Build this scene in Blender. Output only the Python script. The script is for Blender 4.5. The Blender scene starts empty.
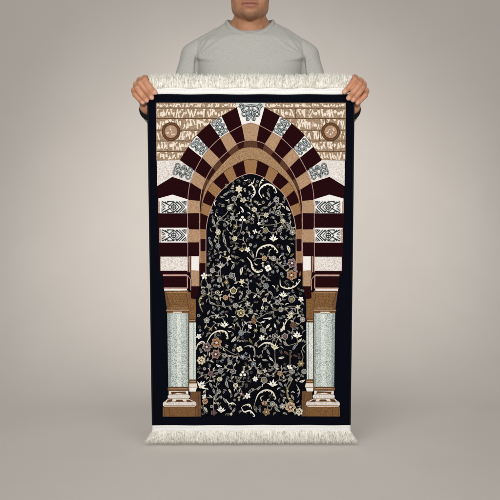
import bpy, bmesh, math, random
import numpy as np
from mathutils import Vector, Matrix
from mathutils.bvhtree import BVHTree
PI = math.pi
S = bpy.context.scene
col = S.collection

# ------------------------------------------------------------------ camera
cam = bpy.data.objects.new('camera', bpy.data.cameras.new('camera'))
col.objects.link(cam); S.camera = cam
cam.location = (0, -3.0, .93)
cam.rotation_euler = (Vector((0, 0, .655)) - cam.location).to_track_quat('-Z', 'Y').to_euler()
cam.data.sensor_width = 36; cam.data.lens = 65.73; cam.data.clip_end = 60

# ------------------------------------------------------------------ world and studio lamps
w = bpy.data.worlds.new('World'); S.world = w; w.use_nodes = True
w.node_tree.nodes['Background'].inputs[0].default_value = (1, .985, .965, 1)
w.node_tree.nodes['Background'].inputs[1].default_value = .25
S.view_settings.view_transform = 'Standard'; S.view_settings.look = 'None'
S.view_settings.exposure = 0; S.view_settings.gamma = 1

def area(name, loc, aim, size, power, color=(1, .98, .95), sy=None, spread=180):
    l = bpy.data.lights.new(name, 'AREA'); l.size = size; l.energy = power; l.color = color
    if sy: l.shape = 'RECTANGLE'; l.size_y = sy
    l.spread = math.radians(spread)
    o = bpy.data.objects.new(name, l); col.objects.link(o); o.location = loc
    o.rotation_euler = (Vector(aim) - Vector(loc)).to_track_quat('-Z', 'Y').to_euler()
    return o
area('key_softbox', (-1.3, -2.8, 3.0), (0, .4, .6), 1.8, 34)
area('fill_softbox', (1.9, -2.9, 2.2), (0, .4, .6), 1.9, 19)
def spot(name, loc, aim, power, ang, blend, rad, color=(1, .97, .92)):
    l = bpy.data.lights.new(name, 'SPOT'); l.energy = power; l.spot_size = math.radians(ang)
    l.spot_blend = blend; l.shadow_soft_size = rad; l.color = color
    o = bpy.data.objects.new(name, l); col.objects.link(o); o.location = loc
    o.rotation_euler = (Vector(aim) - Vector(loc)).to_track_quat('-Z', 'Y').to_euler()
    return o
spot('front_spot', (0, -9.0, 2.6), (0, 0, .74), 2350, 16.5, 1, .35)

# ------------------------------------------------------------------ materials
def lin_(c):
    return tuple(((v/255)/12.92 if v/255 <= .04045 else ((v/255+.055)/1.055)**2.4) for v in c) + (1,)
lin = lin_
def mat(name, c, rough=.9, var=.0, vscale=300, bump=0, bscale=600, c2=None, thr=(.4, .6), sheen=0, sss=0, spec=.2, detail=3, dye=1):
    lin = lambda c_: tuple(v*dye for v in lin_(c_)[:3])+(1,)
    m = bpy.data.materials.new(name); m.use_nodes = True
    nt = m.node_tree; n = nt.nodes; L = nt.links
    b = n['Principled BSDF']; b.inputs['Roughness'].default_value = rough
    b.inputs['Specular IOR Level'].default_value = spec
    tc = n.new('ShaderNodeTexCoord')
    base = lin(c); b.inputs['Base Color'].default_value = base
    if c2 is not None or var:
        no = n.new('ShaderNodeTexNoise'); no.inputs['Scale'].default_value = vscale; no.inputs['Detail'].default_value = detail
        L.new(tc.outputs['Object'], no.inputs['Vector'])
        cr = n.new('ShaderNodeValToRGB')
        cr.color_ramp.elements[0].position = thr[0]; cr.color_ramp.elements[1].position = thr[1]
        if c2 is not None:
            cr.color_ramp.elements[0].color = lin(c2); cr.color_ramp.elements[1].color = base
        else:
            cr.color_ramp.elements[0].color = tuple(x*(1-var) for x in base[:3]) + (1,)
            cr.color_ramp.elements[1].color = tuple(min(1, x*(1+var)) for x in base[:3]) + (1,)
        L.new(no.outputs['Fac'], cr.inputs['Fac']); L.new(cr.outputs['Color'], b.inputs['Base Color'])
    if bump:
        nb = n.new('ShaderNodeTexNoise'); nb.inputs['Scale'].default_value = bscale; nb.inputs['Detail'].default_value = 2
        L.new(tc.outputs['Object'], nb.inputs['Vector'])
        bp = n.new('ShaderNodeBump'); bp.inputs['Strength'].default_value = bump; bp.inputs['Distance'].default_value = .001
        L.new(nb.outputs['Fac'], bp.inputs['Height']); L.new(bp.outputs['Normal'], b.inputs['Normal'])
    if sheen: b.inputs['Sheen Weight'].default_value = sheen
    if sss:
        b.inputs['Subsurface Weight'].default_value = sss; b.inputs['Subsurface Radius'].default_value = (.012, .005, .003)
        b.inputs['Subsurface Scale'].default_value = 1
    return m
pk = dict(dye=.86, rough=.95, bump=.35, bscale=700, spec=.08)
M = {
 'navy': mat('navy_pile', (3, 5, 18), var=.5, vscale=500, **pk),
 'field': mat('black_navy_pile', (3, 4, 13), var=.6, vscale=60, **pk),
 'burg': mat('burgundy_pile', (33, 3, 8), var=.3, vscale=420, **pk),
 'burg2': mat('shadow_burgundy_pile', (46, 16, 14), var=.3, vscale=420, **pk),
 'tan': mat('tan_pile', (174, 141, 112), var=.22, vscale=420, **pk),
 'brass': mat('golden_brown_pile', (150, 112, 76), var=.3, vscale=420, **pk),
 'cres': mat('speckled_tan_pile', (182, 148, 114), c2=(126, 94, 66), thr=(.42, .56), vscale=480, **pk),
 'dkbrown': mat('dark_brown_pile', (88, 58, 40), var=.2, **pk),
 'brown': mat('brown_pile', (140, 102, 64), c2=(100, 70, 42), thr=(.38, .6), vscale=430, **pk),
 'plinth': mat('plinth_brown_pile', (122, 88, 60), c2=(92, 64, 42), thr=(.38, .6), vscale=430, **pk),
 'spand': mat('taupe_pile', (158, 134, 110), var=.25, vscale=260, **pk),
 'cream': mat('cream_pile', (234, 221, 206), var=.12, vscale=300, **pk),
 'white': mat('white_pile', (236, 234, 232), var=.06, vscale=500, **pk),
 'speck': mat('speckled_white_pile', (240, 234, 230), c2=(186, 178, 172), thr=(.40, .54), vscale=460, **pk),
 'pink': mat('pinkish_tan_pile', (196, 158, 146), var=.15, **pk),
 'line': mat('pale_line_pile', (176, 144, 132), var=.2, **pk),
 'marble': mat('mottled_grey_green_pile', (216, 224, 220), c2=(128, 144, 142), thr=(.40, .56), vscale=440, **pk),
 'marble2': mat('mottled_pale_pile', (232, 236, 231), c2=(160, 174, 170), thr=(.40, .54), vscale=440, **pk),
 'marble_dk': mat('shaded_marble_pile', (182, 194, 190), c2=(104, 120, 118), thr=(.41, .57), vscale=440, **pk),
 'knot': mat('slate_green_pile', (38, 50, 56), var=.3, **pk),
 'knotlt': mat('pale_slate_pile', (196, 206, 208), var=.15, **pk),
 'fgrey': mat('grey_thread', (162, 160, 155), var=.25, **pk),
 'fcream': mat('cream_thread', (216, 207, 184), var=.2, **pk),
 'fivory': mat('ivory_thread', (228, 222, 206), var=.12, **pk),
 'fwhite': mat('white_thread', (242, 240, 234), var=.08, **pk),
 'fgold': mat('gold_thread', (138, 124, 88), var=.25, **pk),
 'ftan': mat('tan_thread', (186, 150, 120), var=.25, **pk),
 'fblue': mat('blue_grey_thread', (132, 140, 148), var=.25, **pk),
 'fpurp': mat('mauve_thread', (118, 92, 96), var=.25, **pk),
 'forange': mat('orange_thread', (150, 112, 84), var=.25, **pk),
 'fbrown': mat('brown_thread', (112, 78, 60), var=.25, **pk),
 'vine': mat('grey_vine_thread', (138, 134, 122), var=.25, **pk),
 'dim': mat('dim_thread', (70, 66, 66), var=.3, **pk),
 'backing': mat('rug_backing', (60, 54, 60), var=.2, rough=.95),
 'band': mat('white_webbing', (228, 228, 227), rough=.85, var=.04, vscale=300, bump=.3, bscale=900),
 'fringe': mat('cream_fringe_yarn', (240, 239, 232), c2=(212, 209, 196), thr=(.25, .55), rough=.9, vscale=90, spec=.1),
 'cord': mat('navy_overlock_yarn', (4, 6, 18), rough=.9, var=.3, bump=.4),
 'shirt': mat('heather_grey_jersey', (176, 176, 171), rough=.95, var=.05, vscale=260, bump=.25, bscale=900, sheen=.12, spec=.1),
 'rib': mat('heather_grey_rib', (174, 174, 169), rough=.95, var=.05, vscale=400, bump=.4, bscale=1300, spec=.1),
 'black': mat('black_knit', (16, 16, 19), rough=.9, bump=.4, bscale=800),
 'trouser': mat('charcoal_cotton', (48, 48, 52), rough=.95, var=.12, bump=.3),
 'shoe': mat('black_leather', (20, 19, 19), rough=.45, bump=.15, spec=.4),
 'sole': mat('dark_rubber', (40, 38, 36), rough=.8),
 'hair': mat('black_hair', (18, 14, 12), rough=.55, var=.4, vscale=900, bump=.8, bscale=500, spec=.4),
 'wall': mat('warm_grey_seamless_paper', (230, 224, 218), rough=.95, var=.012, vscale=3, spec=.05),
}
# skin with regional colour carried by an attribute (lips, nails, shaved beard, knuckles)
sk = bpy.data.materials.new('skin'); sk.use_nodes = True
_n = sk.node_tree.nodes; _l = sk.node_tree.links; _b = _n['Principled BSDF']
_a = _n.new('ShaderNodeAttribute'); _a.attribute_name = 'tone'
_no = _n.new('ShaderNodeTexNoise'); _no.inputs['Scale'].default_value = 45; _no.inputs['Detail'].default_value = 6
_tc = _n.new('ShaderNodeTexCoord'); _l.new(_tc.outputs['Object'], _no.inputs['Vector'])
_cr = _n.new('ShaderNodeValToRGB'); _cr.color_ramp.elements[0].position = .3; _cr.color_ramp.elements[1].position = .7
_cr.color_ramp.elements[0].color = (.80, .72, .69, 1); _cr.color_ramp.elements[1].color = (1.0, 1.0, 1.0, 1)
_l.new(_no.outputs['Fac'], _cr.inputs['Fac'])
_mx = _n.new('ShaderNodeMix'); _mx.data_type = 'RGBA'; _mx.blend_type = 'MULTIPLY'; _mx.inputs[0].default_value = 1
_l.new(_a.outputs['Color'], _mx.inputs[6]); _l.new(_cr.outputs['Color'], _mx.inputs[7])
_l.new(_mx.outputs[2], _b.inputs['Base Color'])
_b.inputs['Roughness'].default_value = .5; _b.inputs['Specular IOR Level'].default_value = .35
_b.inputs['Subsurface Weight'].default_value = .10; _b.inputs['Subsurface Radius'].default_value = (.010, .004, .002); _b.inputs['Subsurface Scale'].default_value = 1
_nb = _n.new('ShaderNodeTexNoise'); _nb.inputs['Scale'].default_value = 420; _nb.inputs['Detail'].default_value = 3
_l.new(_tc.outputs['Object'], _nb.inputs['Vector'])
_bp = _n.new('ShaderNodeBump'); _bp.inputs['Strength'].default_value = .35; _bp.inputs['Distance'].default_value = .001
_l.new(_nb.outputs['Fac'], _bp.inputs['Height']); _l.new(_bp.outputs['Normal'], _b.inputs['Normal'])
M['skin'] = sk

def link(name, me, mats, parent=None, smooth=False):
    o = bpy.data.objects.new(name, me); col.objects.link(o)
    if not me.materials:
        for m in (mats if isinstance(mats, (list, tuple)) else [mats]): me.materials.append(M[m])
    if smooth: me.polygons.foreach_set('use_smooth', [True]*len(me.polygons))
    if parent: o.parent = parent; o.matrix_parent_inverse = Matrix.Translation(-parent.location)
    return o
def tag(o, label=None, cat=None, group=None, kind=None):
    for k, v in (('label', label), ('category', cat), ('group', group), ('kind', kind)):
        if v: o[k] = v

# ------------------------------------------------------------------ seamless backdrop
prof = [(-6.0, -.006), (-3, -.006), (-1, -.006), (0, -.006), (.5, -.006)]
R0 = 1.1
for i in range(1, 25):
    a = i/24*PI/2; prof.append((.5+R0*math.sin(a), -.006+R0*(1-math.cos(a))))
prof += [(.5+R0, 1.8), (.5+R0, 3.6)]
me = bpy.data.meshes.new('backdrop'); xs = np.linspace(-4.5, 4.5, 19)
vs = [(x, y, z) for (y, z) in prof for x in xs]
fs = [(j*19+i, j*19+i+1, (j+1)*19+i+1, (j+1)*19+i) for j in range(len(prof)-1) for i in range(18)]
me.from_pydata(vs, [], fs)
bd = link('studio_backdrop', me, 'wall', smooth=True); tag(bd, 'warm grey seamless studio backdrop curving up from the floor', 'backdrop', kind='structure')

# ------------------------------------------------------------------ rug design sheet: u, v units of about 3.3 mm -> rug plane
_d = Vector((0, 3, -.275)).normalized(); _u = Vector((0, .275, 3)).normalized(); _k = .825/math.hypot(3, .275)/250
def P(u, v):                                        # the rug narrows a little towards its lower end
    a = (u-250)*_k; b = (250-v)*_k
    ry = _d.y+_u.y*b; rz = _d.z+_u.z*b; t = 3.0/ry
    return (t*a, .93+t*rz)
def wave(x, z):                                     # the slack of a hand-held rug
    return (.0032*math.sin(x*7.3+z*2.1+.6)*math.sin(z*3.1+.4) + .0016*math.sin(x*17-z*5)*math.cos(z*4+1)
            + .004*(1-min(1, max(0, (1.16-z)/.5)))*(math.cos(x/.33*PI/2)-.5) )
class Sheet:
    def __init__(s): s.bm = bmesh.new(); s.mats = []; s.n = 0
    def mi(s, m):
        if m not in s.mats: s.mats.append(m)
        return s.mats.index(m)
    def poly(s, pts, m, lvl):
        p = [P(*q) for q in pts]; y = -(.0030+lvl*.00032)
        vv = [s.bm.verts.new((x, y, z)) for x, z in p]
        ar = sum(p[i][0]*p[(i+1) % len(p)][1]-p[(i+1) % len(p)][0]*p[i][1] for i in range(len(p)))
        if ar < 0: vv.reverse()
        try: f = s.bm.faces.new(vv)
        except ValueError: return
        f.material_index = s.mi(m)
    def sym(s, pts, m, lvl):
        s.poly(pts, m, lvl); s.poly([mir(*q) for q in pts], m, lvl)
    def ribbon(s, pts, w0, m, lvl, w1=None, closed=False):
        if w1 is None: w1 = w0
        n = len(pts); Lf = []; Rt = []
        for i, (x, y) in enumerate(pts):
            a = pts[(i-1) % n] if (closed or i) else pts[i]; b = pts[(i+1) % n] if (closed or i < n-1) else pts[i]
            dx, dy = b[0]-a[0], b[1]-a[1]; l = math.hypot(dx, dy) or 1
            t = i/(n-1); ww = (w0 if not callable(w0) else w0(t)) if w1 == w0 or callable(w0) else w0+(w1-w0)*t
            nx, ny = -dy/l*ww/2, dx/l*ww/2
            Lf.append((x+nx, y+ny)); Rt.append((x-nx, y-ny))
        for i in range(n-(0 if closed else 1)):
            j = (i+1) % n
            s.poly([Lf[i], Lf[j], Rt[j], Rt[i]], m, lvl)
    def disc(s, x, y, r, m, lvl, n=12, lobes=0, amp=0, rot=0, ry=None):
        ry = ry or r
        s.poly([(x+(1+amp*math.cos(lobes*t+rot))*r*math.cos(t), y+(1+amp*math.cos(lobes*t+rot))*ry*math.sin(t)) for t in [2*PI*i/n for i in range(n)]], m, lvl)
def axis(v): return 250.7+(v-100)*.002
def mir(u, v): return (2*axis(v)-u, v)
def spline(pts, seg=8):
    q = [pts[0]]+list(pts)+[pts[-1]]; out = []
    for i in range(1, len(q)-2):
        for k in range(seg):
            t = k/seg; o = []
            for c in (0, 1):
                p0, p1, p2, p3 = q[i-1][c], q[i][c], q[i+1][c], q[i+2][c]
                o.append(.5*(2*p1+(p2-p0)*t+(2*p0-5*p1+4*p2-p3)*t*t+(3*p1-p0-3*p2+p3)*t**3))
            out.append(tuple(o))
    return out+[tuple(pts[-1])]
def cut(c, a, b):
    ia = min(range(len(c)), key=lambda i: (c[i][0]-a[0])**2+(c[i][1]-a[1])**2)
    ib = min(range(len(c)), key=lambda i: (c[i][0]-b[0])**2+(c[i][1]-b[1])**2)
    return c[ia+1:ib] if ia < ib else c[ib+1:ia][::-1]
def cell(co, ci, A, B):                             # A=(outer,inner) point pair, B the next pair
    return [A[0]]+cut(co, A[0], B[0])+[B[0], B[1]]+cut(ci, B[1], A[1])+[A[1]]

sh = Sheet(); rnd = random.Random(7)
cA = spline([(180, 160), (188.3, 146.9), (196.8, 135.4), (210, 123.4), (221.4, 116.2), (236, 108), (246, 103.4), (250.95, 102.8)])
cB = spline([(187.9, 272), (187.8, 230), (187.9, 200), (190.2, 183), (195, 171), (202, 158), (209.6, 148.3), (219.6, 138.6), (229.5, 132.4), (242, 125.5), (250.95, 122.8)])
cC = spline([(199.2, 264), (199.6, 230), (199.8, 205), (202, 189.5), (206, 178.8), (212, 168), (219.6, 159), (227.6, 151.6), (237, 144), (245, 141), (250.95, 140.3)])
cD1 = spline([(200.4, 212), (202.2, 200), (205, 189), (211, 178), (220, 166.5), (232, 154.6), (242, 148.4), (250.95, 147)])
cD2 = spline([(200, 264), (200.3, 222), (203, 202), (207, 191.5), (213, 182), (223.5, 172.3), (232.5, 166.2), (243.6, 160.6), (250.95, 159.4)])
cE = spline([(206, 278), (206, 240), (206.3, 228), (208.6, 215.5), (212, 206.5), (216, 197.6), (222, 190), (229.6, 183.4), (237, 178), (245, 174.6), (250.95, 173.6)])

# spandrels of brick rows with scattered cream marks
sh.poly([(156, 102.8), (345.8, 102.8), (345.2, 160.5), (156.6, 160.5)], 'spand', 1)
rows = [102.8, 108.2, 118.6, 130.2, 141, 151.4, 160.5]
for side in (0, 1):
    for r in range(6):
        y0, y1 = rows[r]+.7, rows[r+1]-.7; h = y1-y0
        u = 156.8
        while u < 248:
            k = rnd.random(); wd = rnd.uniform(2.3, 4.2); hh = h*rnd.uniform(.45, 1); v = rnd.uniform(y0, y1-hh)
            lean = rnd.uniform(-2.6, 2.6)*(h > 6)
            if u > 246-(v-102)*1.15: break
            def q(pts, m='cream'):
                pts = [(max(156.6, a), b) for a, b in pts]
                sh.poly([mir(*p) for p in pts] if side else pts, m, 2)
            if rnd.random() < .3: q([(u+rnd.uniform(0, wd)+a_, v+rnd.uniform(0, hh)+b_) for a_, b_ in ((0, 0), (1.1, .2), (.8, 1.3))])
            if k < .28: q([(u+max(0, lean), v), (u+max(0, lean)+1.6, v), (u+1.3+max(0, -lean), v+hh), (u+max(0, -lean), v+hh)])
            elif k < .5: q([(u, v+hh), (u+wd/2, v), (u+wd, v+hh*rnd.uniform(.5, 1))])
            elif k < .62: q([(u, v+hh), (u+wd*.4, v), (u+wd*.62, v), (u+wd*1.2, v+hh), (u+wd*.8, v+hh), (u+wd*.55, v+hh*.45), (u+wd*.3, v+hh)])
            elif k < .78: q([(u, v), (u+wd, v+hh*.15), (u+wd*.95, v+hh*.5), (u+wd*.4, v+hh*.4), (u+wd*.35, v+hh), (u, v+hh*.9)])
            elif k < .9: q([(u+wd/2+wd*.5*math.cos(a), v+hh/2+min(hh/2, 1.8)*math.sin(a)) for a in [i*PI/4+.3 for i in range(8)]])
            else:
                q([(u, v), (u+.8, v), (u+.8, v+hh*.4), (u, v+hh*.4)]); q([(u+.6, v+hh*.55), (u+1.8, v+hh*.5), (u+1.5, v+hh)])
            if rnd.random() < .25: q([(u, y0+.1), (u+wd*.9, y0), (u+wd*.3, y0+h*.25)])
            u += wd*rnd.uniform(.7, 1.0)+.3
for r in range(1, 6):
    v = rows[r]; sh.poly([(156.2, v-.33), (345.6, v-.33), (345.6, v+.33), (156.2, v+.33)], 'dkbrown', 3)
for (u, a, b) in [(206, 1, 2), (176, 2, 3), (190, 0, 1), (168, 4, 5), (182, 3, 4)]:
    sh.sym([(u-.25, rows[a]), (u+.25, rows[a]), (u+.25, rows[b]), (u-.25, rows[b])], 'dkbrown', 3)
def ring(c, r, m, lvl, n=28): sh.disc(c[0], c[1], r, m, lvl, n=n)
for c in [(171.2, 131.6), mir(171.0, 131.8)]:
    ring(c, 9.4, 'dkbrown', 4); ring(c, 8.2, 'brown', 5); ring(c, 7.5, 'dkbrown', 6); ring(c, 6.3, 'line', 7); ring(c, 5.9, 'tan', 8)
    for k in range(22):
        a = rnd.uniform(0, 2*PI); rr = rnd.uniform(.6, 4.7); x, y = c[0]+rr*math.cos(a), c[1]+rr*math.sin(a)
        sh.disc(x, y, rnd.uniform(.5, 1.2), 'cream' if k % 2 else 'line', 9, n=5, ry=rnd.uniform(.4, 1.0), rot=a)
# arch body: burgundy underneath
body = [(157, 186), (172.4, 177), (191, 183)]
arch = [(157, 272.5), (157, 160), (180, 160)]+cA+[mir(*p) for p in cA[::-1]]+[mir(180, 160), mir(157, 160), mir(157, 272.5)]
sh.poly([(157, 160.4), (180.2, 160.4)]+cA[2:]+[(250.7, 150), (200, 200), (200, 272.5), (159.5, 272.5)], 'burg', 4)
sh.poly([mir(*p) for p in [(157, 160.4), (180.2, 160.4)]+cA[2:]+[(250.7, 150), (200, 200), (200, 272.5), (159.5, 272.5)]], 'burg', 4)
# white outer voussoirs
sh.poly([(236, 104)]+[(265.4, 104), (259.4, 125.8)]+[(255, 123.8), (250.6, 122.9), (246, 123.8)]+[(242, 125.6)], 'white', 5)
for a, b in [(((221.4, 116.2), (229.4, 132.5)), ((210, 123.4), (220.6, 138.4))), (((196.8, 135.4), (208.8, 148.8)), ((188.4, 146.8), (202.2, 158)))]:
    sh.sym(cell(cA, cB, a, b), 'white', 5)
sh.sym([(157, 160.6), (180, 160.2), (195, 171.2), (192.6, 177), (190.6, 182.8), (172.4, 176.8), (157.4, 186)], 'speck', 5)
for (a, b, x0) in [(200.4, 213.2, 158.6), (227.7, 242.4, 159.6), (256.6, 270.6, 160.6)]:
    top = [(188.6, a)] if a > 201 else [(188.6, 199.6), (172.6, 194.6)]
    sh.sym(([(x0, a-(2 if a < 201 else 0))]+top[::-1]+[(188, b), (x0, b)]), 'speck' if a > 250 else 'white', 5)
    if a < 250: sh.sym([(x0-.4, a+1), (x0+1.3, a+1), (x0+1.3, b), (x0-.4, b)], 'line', 6)
# middle band tan cells
def mc(a, b, m='tan'): sh.sym(cell(cB, cC, a, b), m, 5)
sh.poly([(242, 125.6), (246, 123.8), (250.6, 122.9), (255, 123.8), (259.4, 125.6), (256.4, 141.3), (250.6, 140.4), (245, 141.3)], 'tan', 5)
mc(((229.4, 132.5), (237, 144.2)), ((220.4, 138.2), (227.6, 151.6)))
mc(((209.2, 148.6), (219.6, 159)), ((202.3, 157.6), (212.4, 167.6)))
mc(((195, 171), (206, 178.8)), ((190.6, 182.6), (202.2, 190.2)))
mc(((188, 199.8), (200, 201)), ((187.8, 213.2), (199.8, 213)))
mc(((187.8, 229.2), (199.6, 229.4)), ((187.8, 242.2), (199.4, 242.2)))
# shadow band between middle band and crescent, then the crescent
def band(co, ci, m, lvl, sy=True):
    p = co+ci[::-1]; sh.poly(p, m, lvl); sh.poly([mir(*q) for q in p], m, lvl)
band([p for p in cC if p[1] < 214], cD1, 'burg2', 5)
for a, b in [((245, 141.3), (256.4, 141.3)), ]:
    sh.poly([(244.6, 141), (250.7, 140.5), (256.8, 141), (257.8, 147.8), (250.7, 147), (243.4, 147.8)], 'dkbrown', 6)
for a, b in [(((237, 144.2), (239, 150)), ((227.6, 151.6), (231, 155.4))), (((219.6, 159), (222, 164.3)), ((212.4, 167.6), (216, 171.6))), (((206, 178.8), (209.6, 180)), ((202.2, 190.2), (205, 189)))]:
    sh.sym(cell(cC, cD1, a, b), 'dkbrown', 6)
cr = [p for p in cD1]; ci = [p for p in cD2 if p[1] < 216]
band(cr, ci, 'cres', 7)
# inner band of wedges
band([p for p in cD2 if p[1] < 278], [p for p in cE if p[1] < 278], 'burg', 5)
sh.poly([(243.6, 160.6), (250.6, 159.5), (257.6, 160.6), (255.4, 174.6), (250.7, 173.7), (246, 174.6)], 'brass', 8)
for a, b in [(((232.5, 166.4), (237, 178)), ((223.5, 172.5), (229.8, 183.2))), (((213, 182), (222, 190)), ((207.8, 190.3), (216, 197.6))),
             (((202.6, 202.5), (212, 206.5)), ((200.6, 213), (208.8, 216.5))), (((200.2, 229), (206.2, 229.4)), ((200.1, 239), (206, 239))), (((200, 251), (206, 251)), ((200, 263), (206, 263)))]:
    sh.sym(cell(cD2, cE, a, b), 'brass', 8)
sh.sym([(200, 263), (206, 263), (206, 276), (200, 276)], 'burg', 6)
for c, m, wd, lv in [(cA, 'dkbrown', .45, 9), (cB, 'line', .6, 10), (cC, 'line', .6, 10), (cD1, 'dkbrown', .45, 10), (cD2, 'dkbrown', .45, 10), (cE, 'pink', .55, 10)]:
    sh.ribbon(c, wd, m, lv); sh.ribbon([mir(*p) for p in c], wd, m, lv)
sh.sym([(199.4, 228), (200.4, 228), (200.6, 262), (199.6, 262)], 'line', 10)
sh.poly([(236, 103), (265.4, 103), (265.4, 104.2), (236, 104.2)], 'knotlt', 11)

# interlaced knots
def stroke(f, pts, w=1.5, closed=False, flip=False):
    q = [f(*p) for p in pts]; w *= 1.35
    sh.ribbon(q, w, 'knot', 12, closed=closed); sh.ribbon(q, w*.24, 'knotlt', 13, closed=closed)
def frame(cx, cy, ang, flip=1):
    ca, sa = math.cos(ang), math.sin(ang)
    def f(a, b):
        x, y = cx+a*ca-b*sa, cy+a*sa+b*ca
        return mir(x, y) if flip < 0 else (x, y)
    return f
def circ(x, y, r, n=14, a0=0, a1=2*PI): return [(x+r*math.cos(a0+(a1-a0)*i/n), y+r*math.sin(a0+(a1-a0)*i/n)) for i in range(n+(0 if abs(a1-a0-2*PI) < .01 else 1))]
def knot(cx, cy, ang, a, b):
    for fl in (1, -1):
        f = frame(cx, cy, ang, fl)
        N4 = [2*PI*i/56 for i in range(56)]
        stroke(f, [(a*(.66+.2*math.cos(4*t))*math.cos(t+.5*math.sin(2*t)*.3), b*(.70+.22*math.cos(4*t))*math.sin(t)) for t in N4], 1.25, True)
        stroke(f, circ(0, 0, min(a, b)*.44), 1.1, True)
        for sy in (-1, 1): stroke(f, circ(0, sy*b*.86, min(a, b)*.24, 9), .8, True)
        for sx in (-1, 1):
            for sy in (-1, 1):
                stroke(f, circ(sx*a*.70, sy*b*.66, min(a, b)*.36, 10), 1.1, True)
            stroke(f, [(sx*a*.95, -b*.3), (sx*a*.78, 0), (sx*a*.95, b*.3)], .9)
            sh.ribbon([f(sx*a*.1, -sx*b*.98), f(sx*a*.5, -sx*b*.2)], .7, 'knot', 12)
knot(219.9, 127.2, math.radians(57), 8.2, 4.9)
knot(199.4, 146.6, math.radians(42), 8.0, 4.9)
knot(183.0, 171.2, math.radians(19), 9.6, 5.6)
f = frame(250.7, 113, 0)
for sx in (-1, 1):
    stroke(f, spline([(0, -7.5), (sx*5, -6.8), (sx*8.8, -4.5), (sx*7, -1), (sx*3, -2.5), (sx*1.5, .5), (sx*3.5, 4), (sx*3.6, 7), (sx*1.2, 6)], 5), 1.5)
    stroke(f, circ(sx*6.4, 1.0, 2.1), 1.2, True)
    stroke(f, circ(sx*9.3, -7.0, 1.7), 1.2, True)
    stroke(f, [(0, -3.5), (sx*2.5, 0), (sx*1, 3), (0, 4.5)], 1.1)
    stroke(f, [(sx*4.5, -8), (sx*8, -2.5), (sx*9.6, -5)], 1.0)
stroke(f, circ(0, -5, 2.0), 1.1, True); stroke(f, [(0, 0), (0, 5.5)], 1.1)
for cy in (206.9, 235.2):
    for fl in (1, -1):
        f = frame(174.3, cy, 0, fl); L_ = lambda p, w=1.0, c=False: sh.ribbon([f(*q) for q in p], w, 'knot', 12, closed=c)
        H = 5.6
        L_([(-7, -H), (-.4, -H*.95), (5, 0), (-.4, H*.95), (-7, H)], .9); L_([(-.4, -H*.95), (-6, 0), (-.4, H*.95)], .95)
        L_(circ(-.4, 0, 2.3), .95, True); L_([(-2.4, 0), (1.6, 0)], .8); L_([(-.4, -H), (-.4, H)], .55)
        for sy in (-1, 1):
            L_([(-12, sy*H), (-3.6, sy*1.2)], 1.0); L_([(-11.8, sy*3.4), (-8.8, sy*1.0), (-11.6, sy*.6)], .9)
            L_([(-12.2, sy*.8), (-12.2, sy*5.4)], .6)
            L_([(-9, sy*5.4), (-7.4, sy*3.8), (-5.5, sy*5.4)], .9)
            L_([(2.4, sy*H), (8.2, 0)], 1.05); L_([(5.0, sy*H), (10.4, 0)], .8); L_([(7.6, sy*H), (12, sy*1.6), (12, sy*H), (9.2, sy*H*.98)], .9)
            L_([(1.6, sy*5), (3.2, sy*3.6)], .8)
            L_(circ(10.4, sy*3.9, .9, 8), .55, True)
# lower mouldings, capitals and columns of both sides
def B(x0, y0, x1, y1, m, lvl, x2=None, x3=None): sh.sym([(x0, y0), (x1, y0), (x1 if x3 is None else x3, y1), (x0 if x2 is None else x2, y1)], m, lvl)
B(191.4, 256.2, 199, 270.2, 'white', 7); B(188.4, 256, 191.2, 272, 'dkbrown', 7); B(189.4, 256, 190.2, 272, 'line', 8)
for i in range(5): sh.sym([(195+i*.8, 270.2), (199.2, 270.2-i*.5), (199.2, 270.8)], 'white', 7)
B(190.6, 270.4, 199, 286, 'tan', 6, 191.6); B(199, 256, 200.2, 286, 'dkbrown', 8)
B(161.4, 271.2, 189, 274.4, 'burg', 6); B(163, 274.3, 187.2, 275.9, 'pink', 8)
B(163.2, 276, 187, 287.4, 'burg', 6, 164); sh.sym([(187, 274.4), (188.2, 275), (191.6, 280), (191.6, 291), (188, 288), (188, 278.4)], 'burg', 9)
sh.ribbon([(187.4, 275), (187.6, 288)], .8, 'pink', 10); sh.ribbon([mir(187.4, 275), mir(187.6, 288)], .8, 'pink', 10)
sh.ribbon([(187.6, 275), (190.8, 279.2), (190.9, 290)], .7, 'line', 10); sh.ribbon([mir(*p) for p in [(187.6, 275), (190.8, 279.2), (190.9, 290)]], .7, 'line', 10)
sh.sym([(191, 286), (198.6, 286), (198.6, 292), (195.6, 299), (190.8, 298)], 'burg', 8)
B(164, 287.3, 187.4, 288.6, 'pink', 9); B(164.4, 288.8, 187, 290.4, 'white', 9); B(164.6, 290.4, 187.4, 291.3, 'dkbrown', 9)
sh.sym([(164.6, 291), (188.2, 290), (190.6, 300), (189.6, 311), (167.2, 309.6)], 'brown', 9)
sh.sym([(164.6, 291), (166.6, 291), (170.2, 304), (170.2, 309), (167.2, 309)], 'plinth', 10)
for p in ([(166.4, 291.5), (167.4, 298), (170, 304), (170.3, 309)], [(186, 291.5), (188, 302), (188.8, 309)]):
    sh.ribbon(p, .5, 'dkbrown', 11); sh.ribbon([mir(*q) for q in p], .5, 'dkbrown', 11)
for k in range(7):
    for j in range(6):
        uu = 170.5+k*2.4+(j % 2)*1.2; vv = 293.5+j*2.6
        if uu < 186: sh.sym([(uu-.3, vv), (uu, vv-.4), (uu+.3, vv), (uu, vv+.4)], 'dkbrown', 11)
B(166.4, 309.4, 189.2, 310.4, 'tan', 12); B(166.4, 310.4, 189, 311.2, 'dkbrown', 12); B(167.2, 311.2, 188.6, 312.8, 'brown', 12); B(173, 311.3, 182, 312.4, 'cream', 13)
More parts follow.
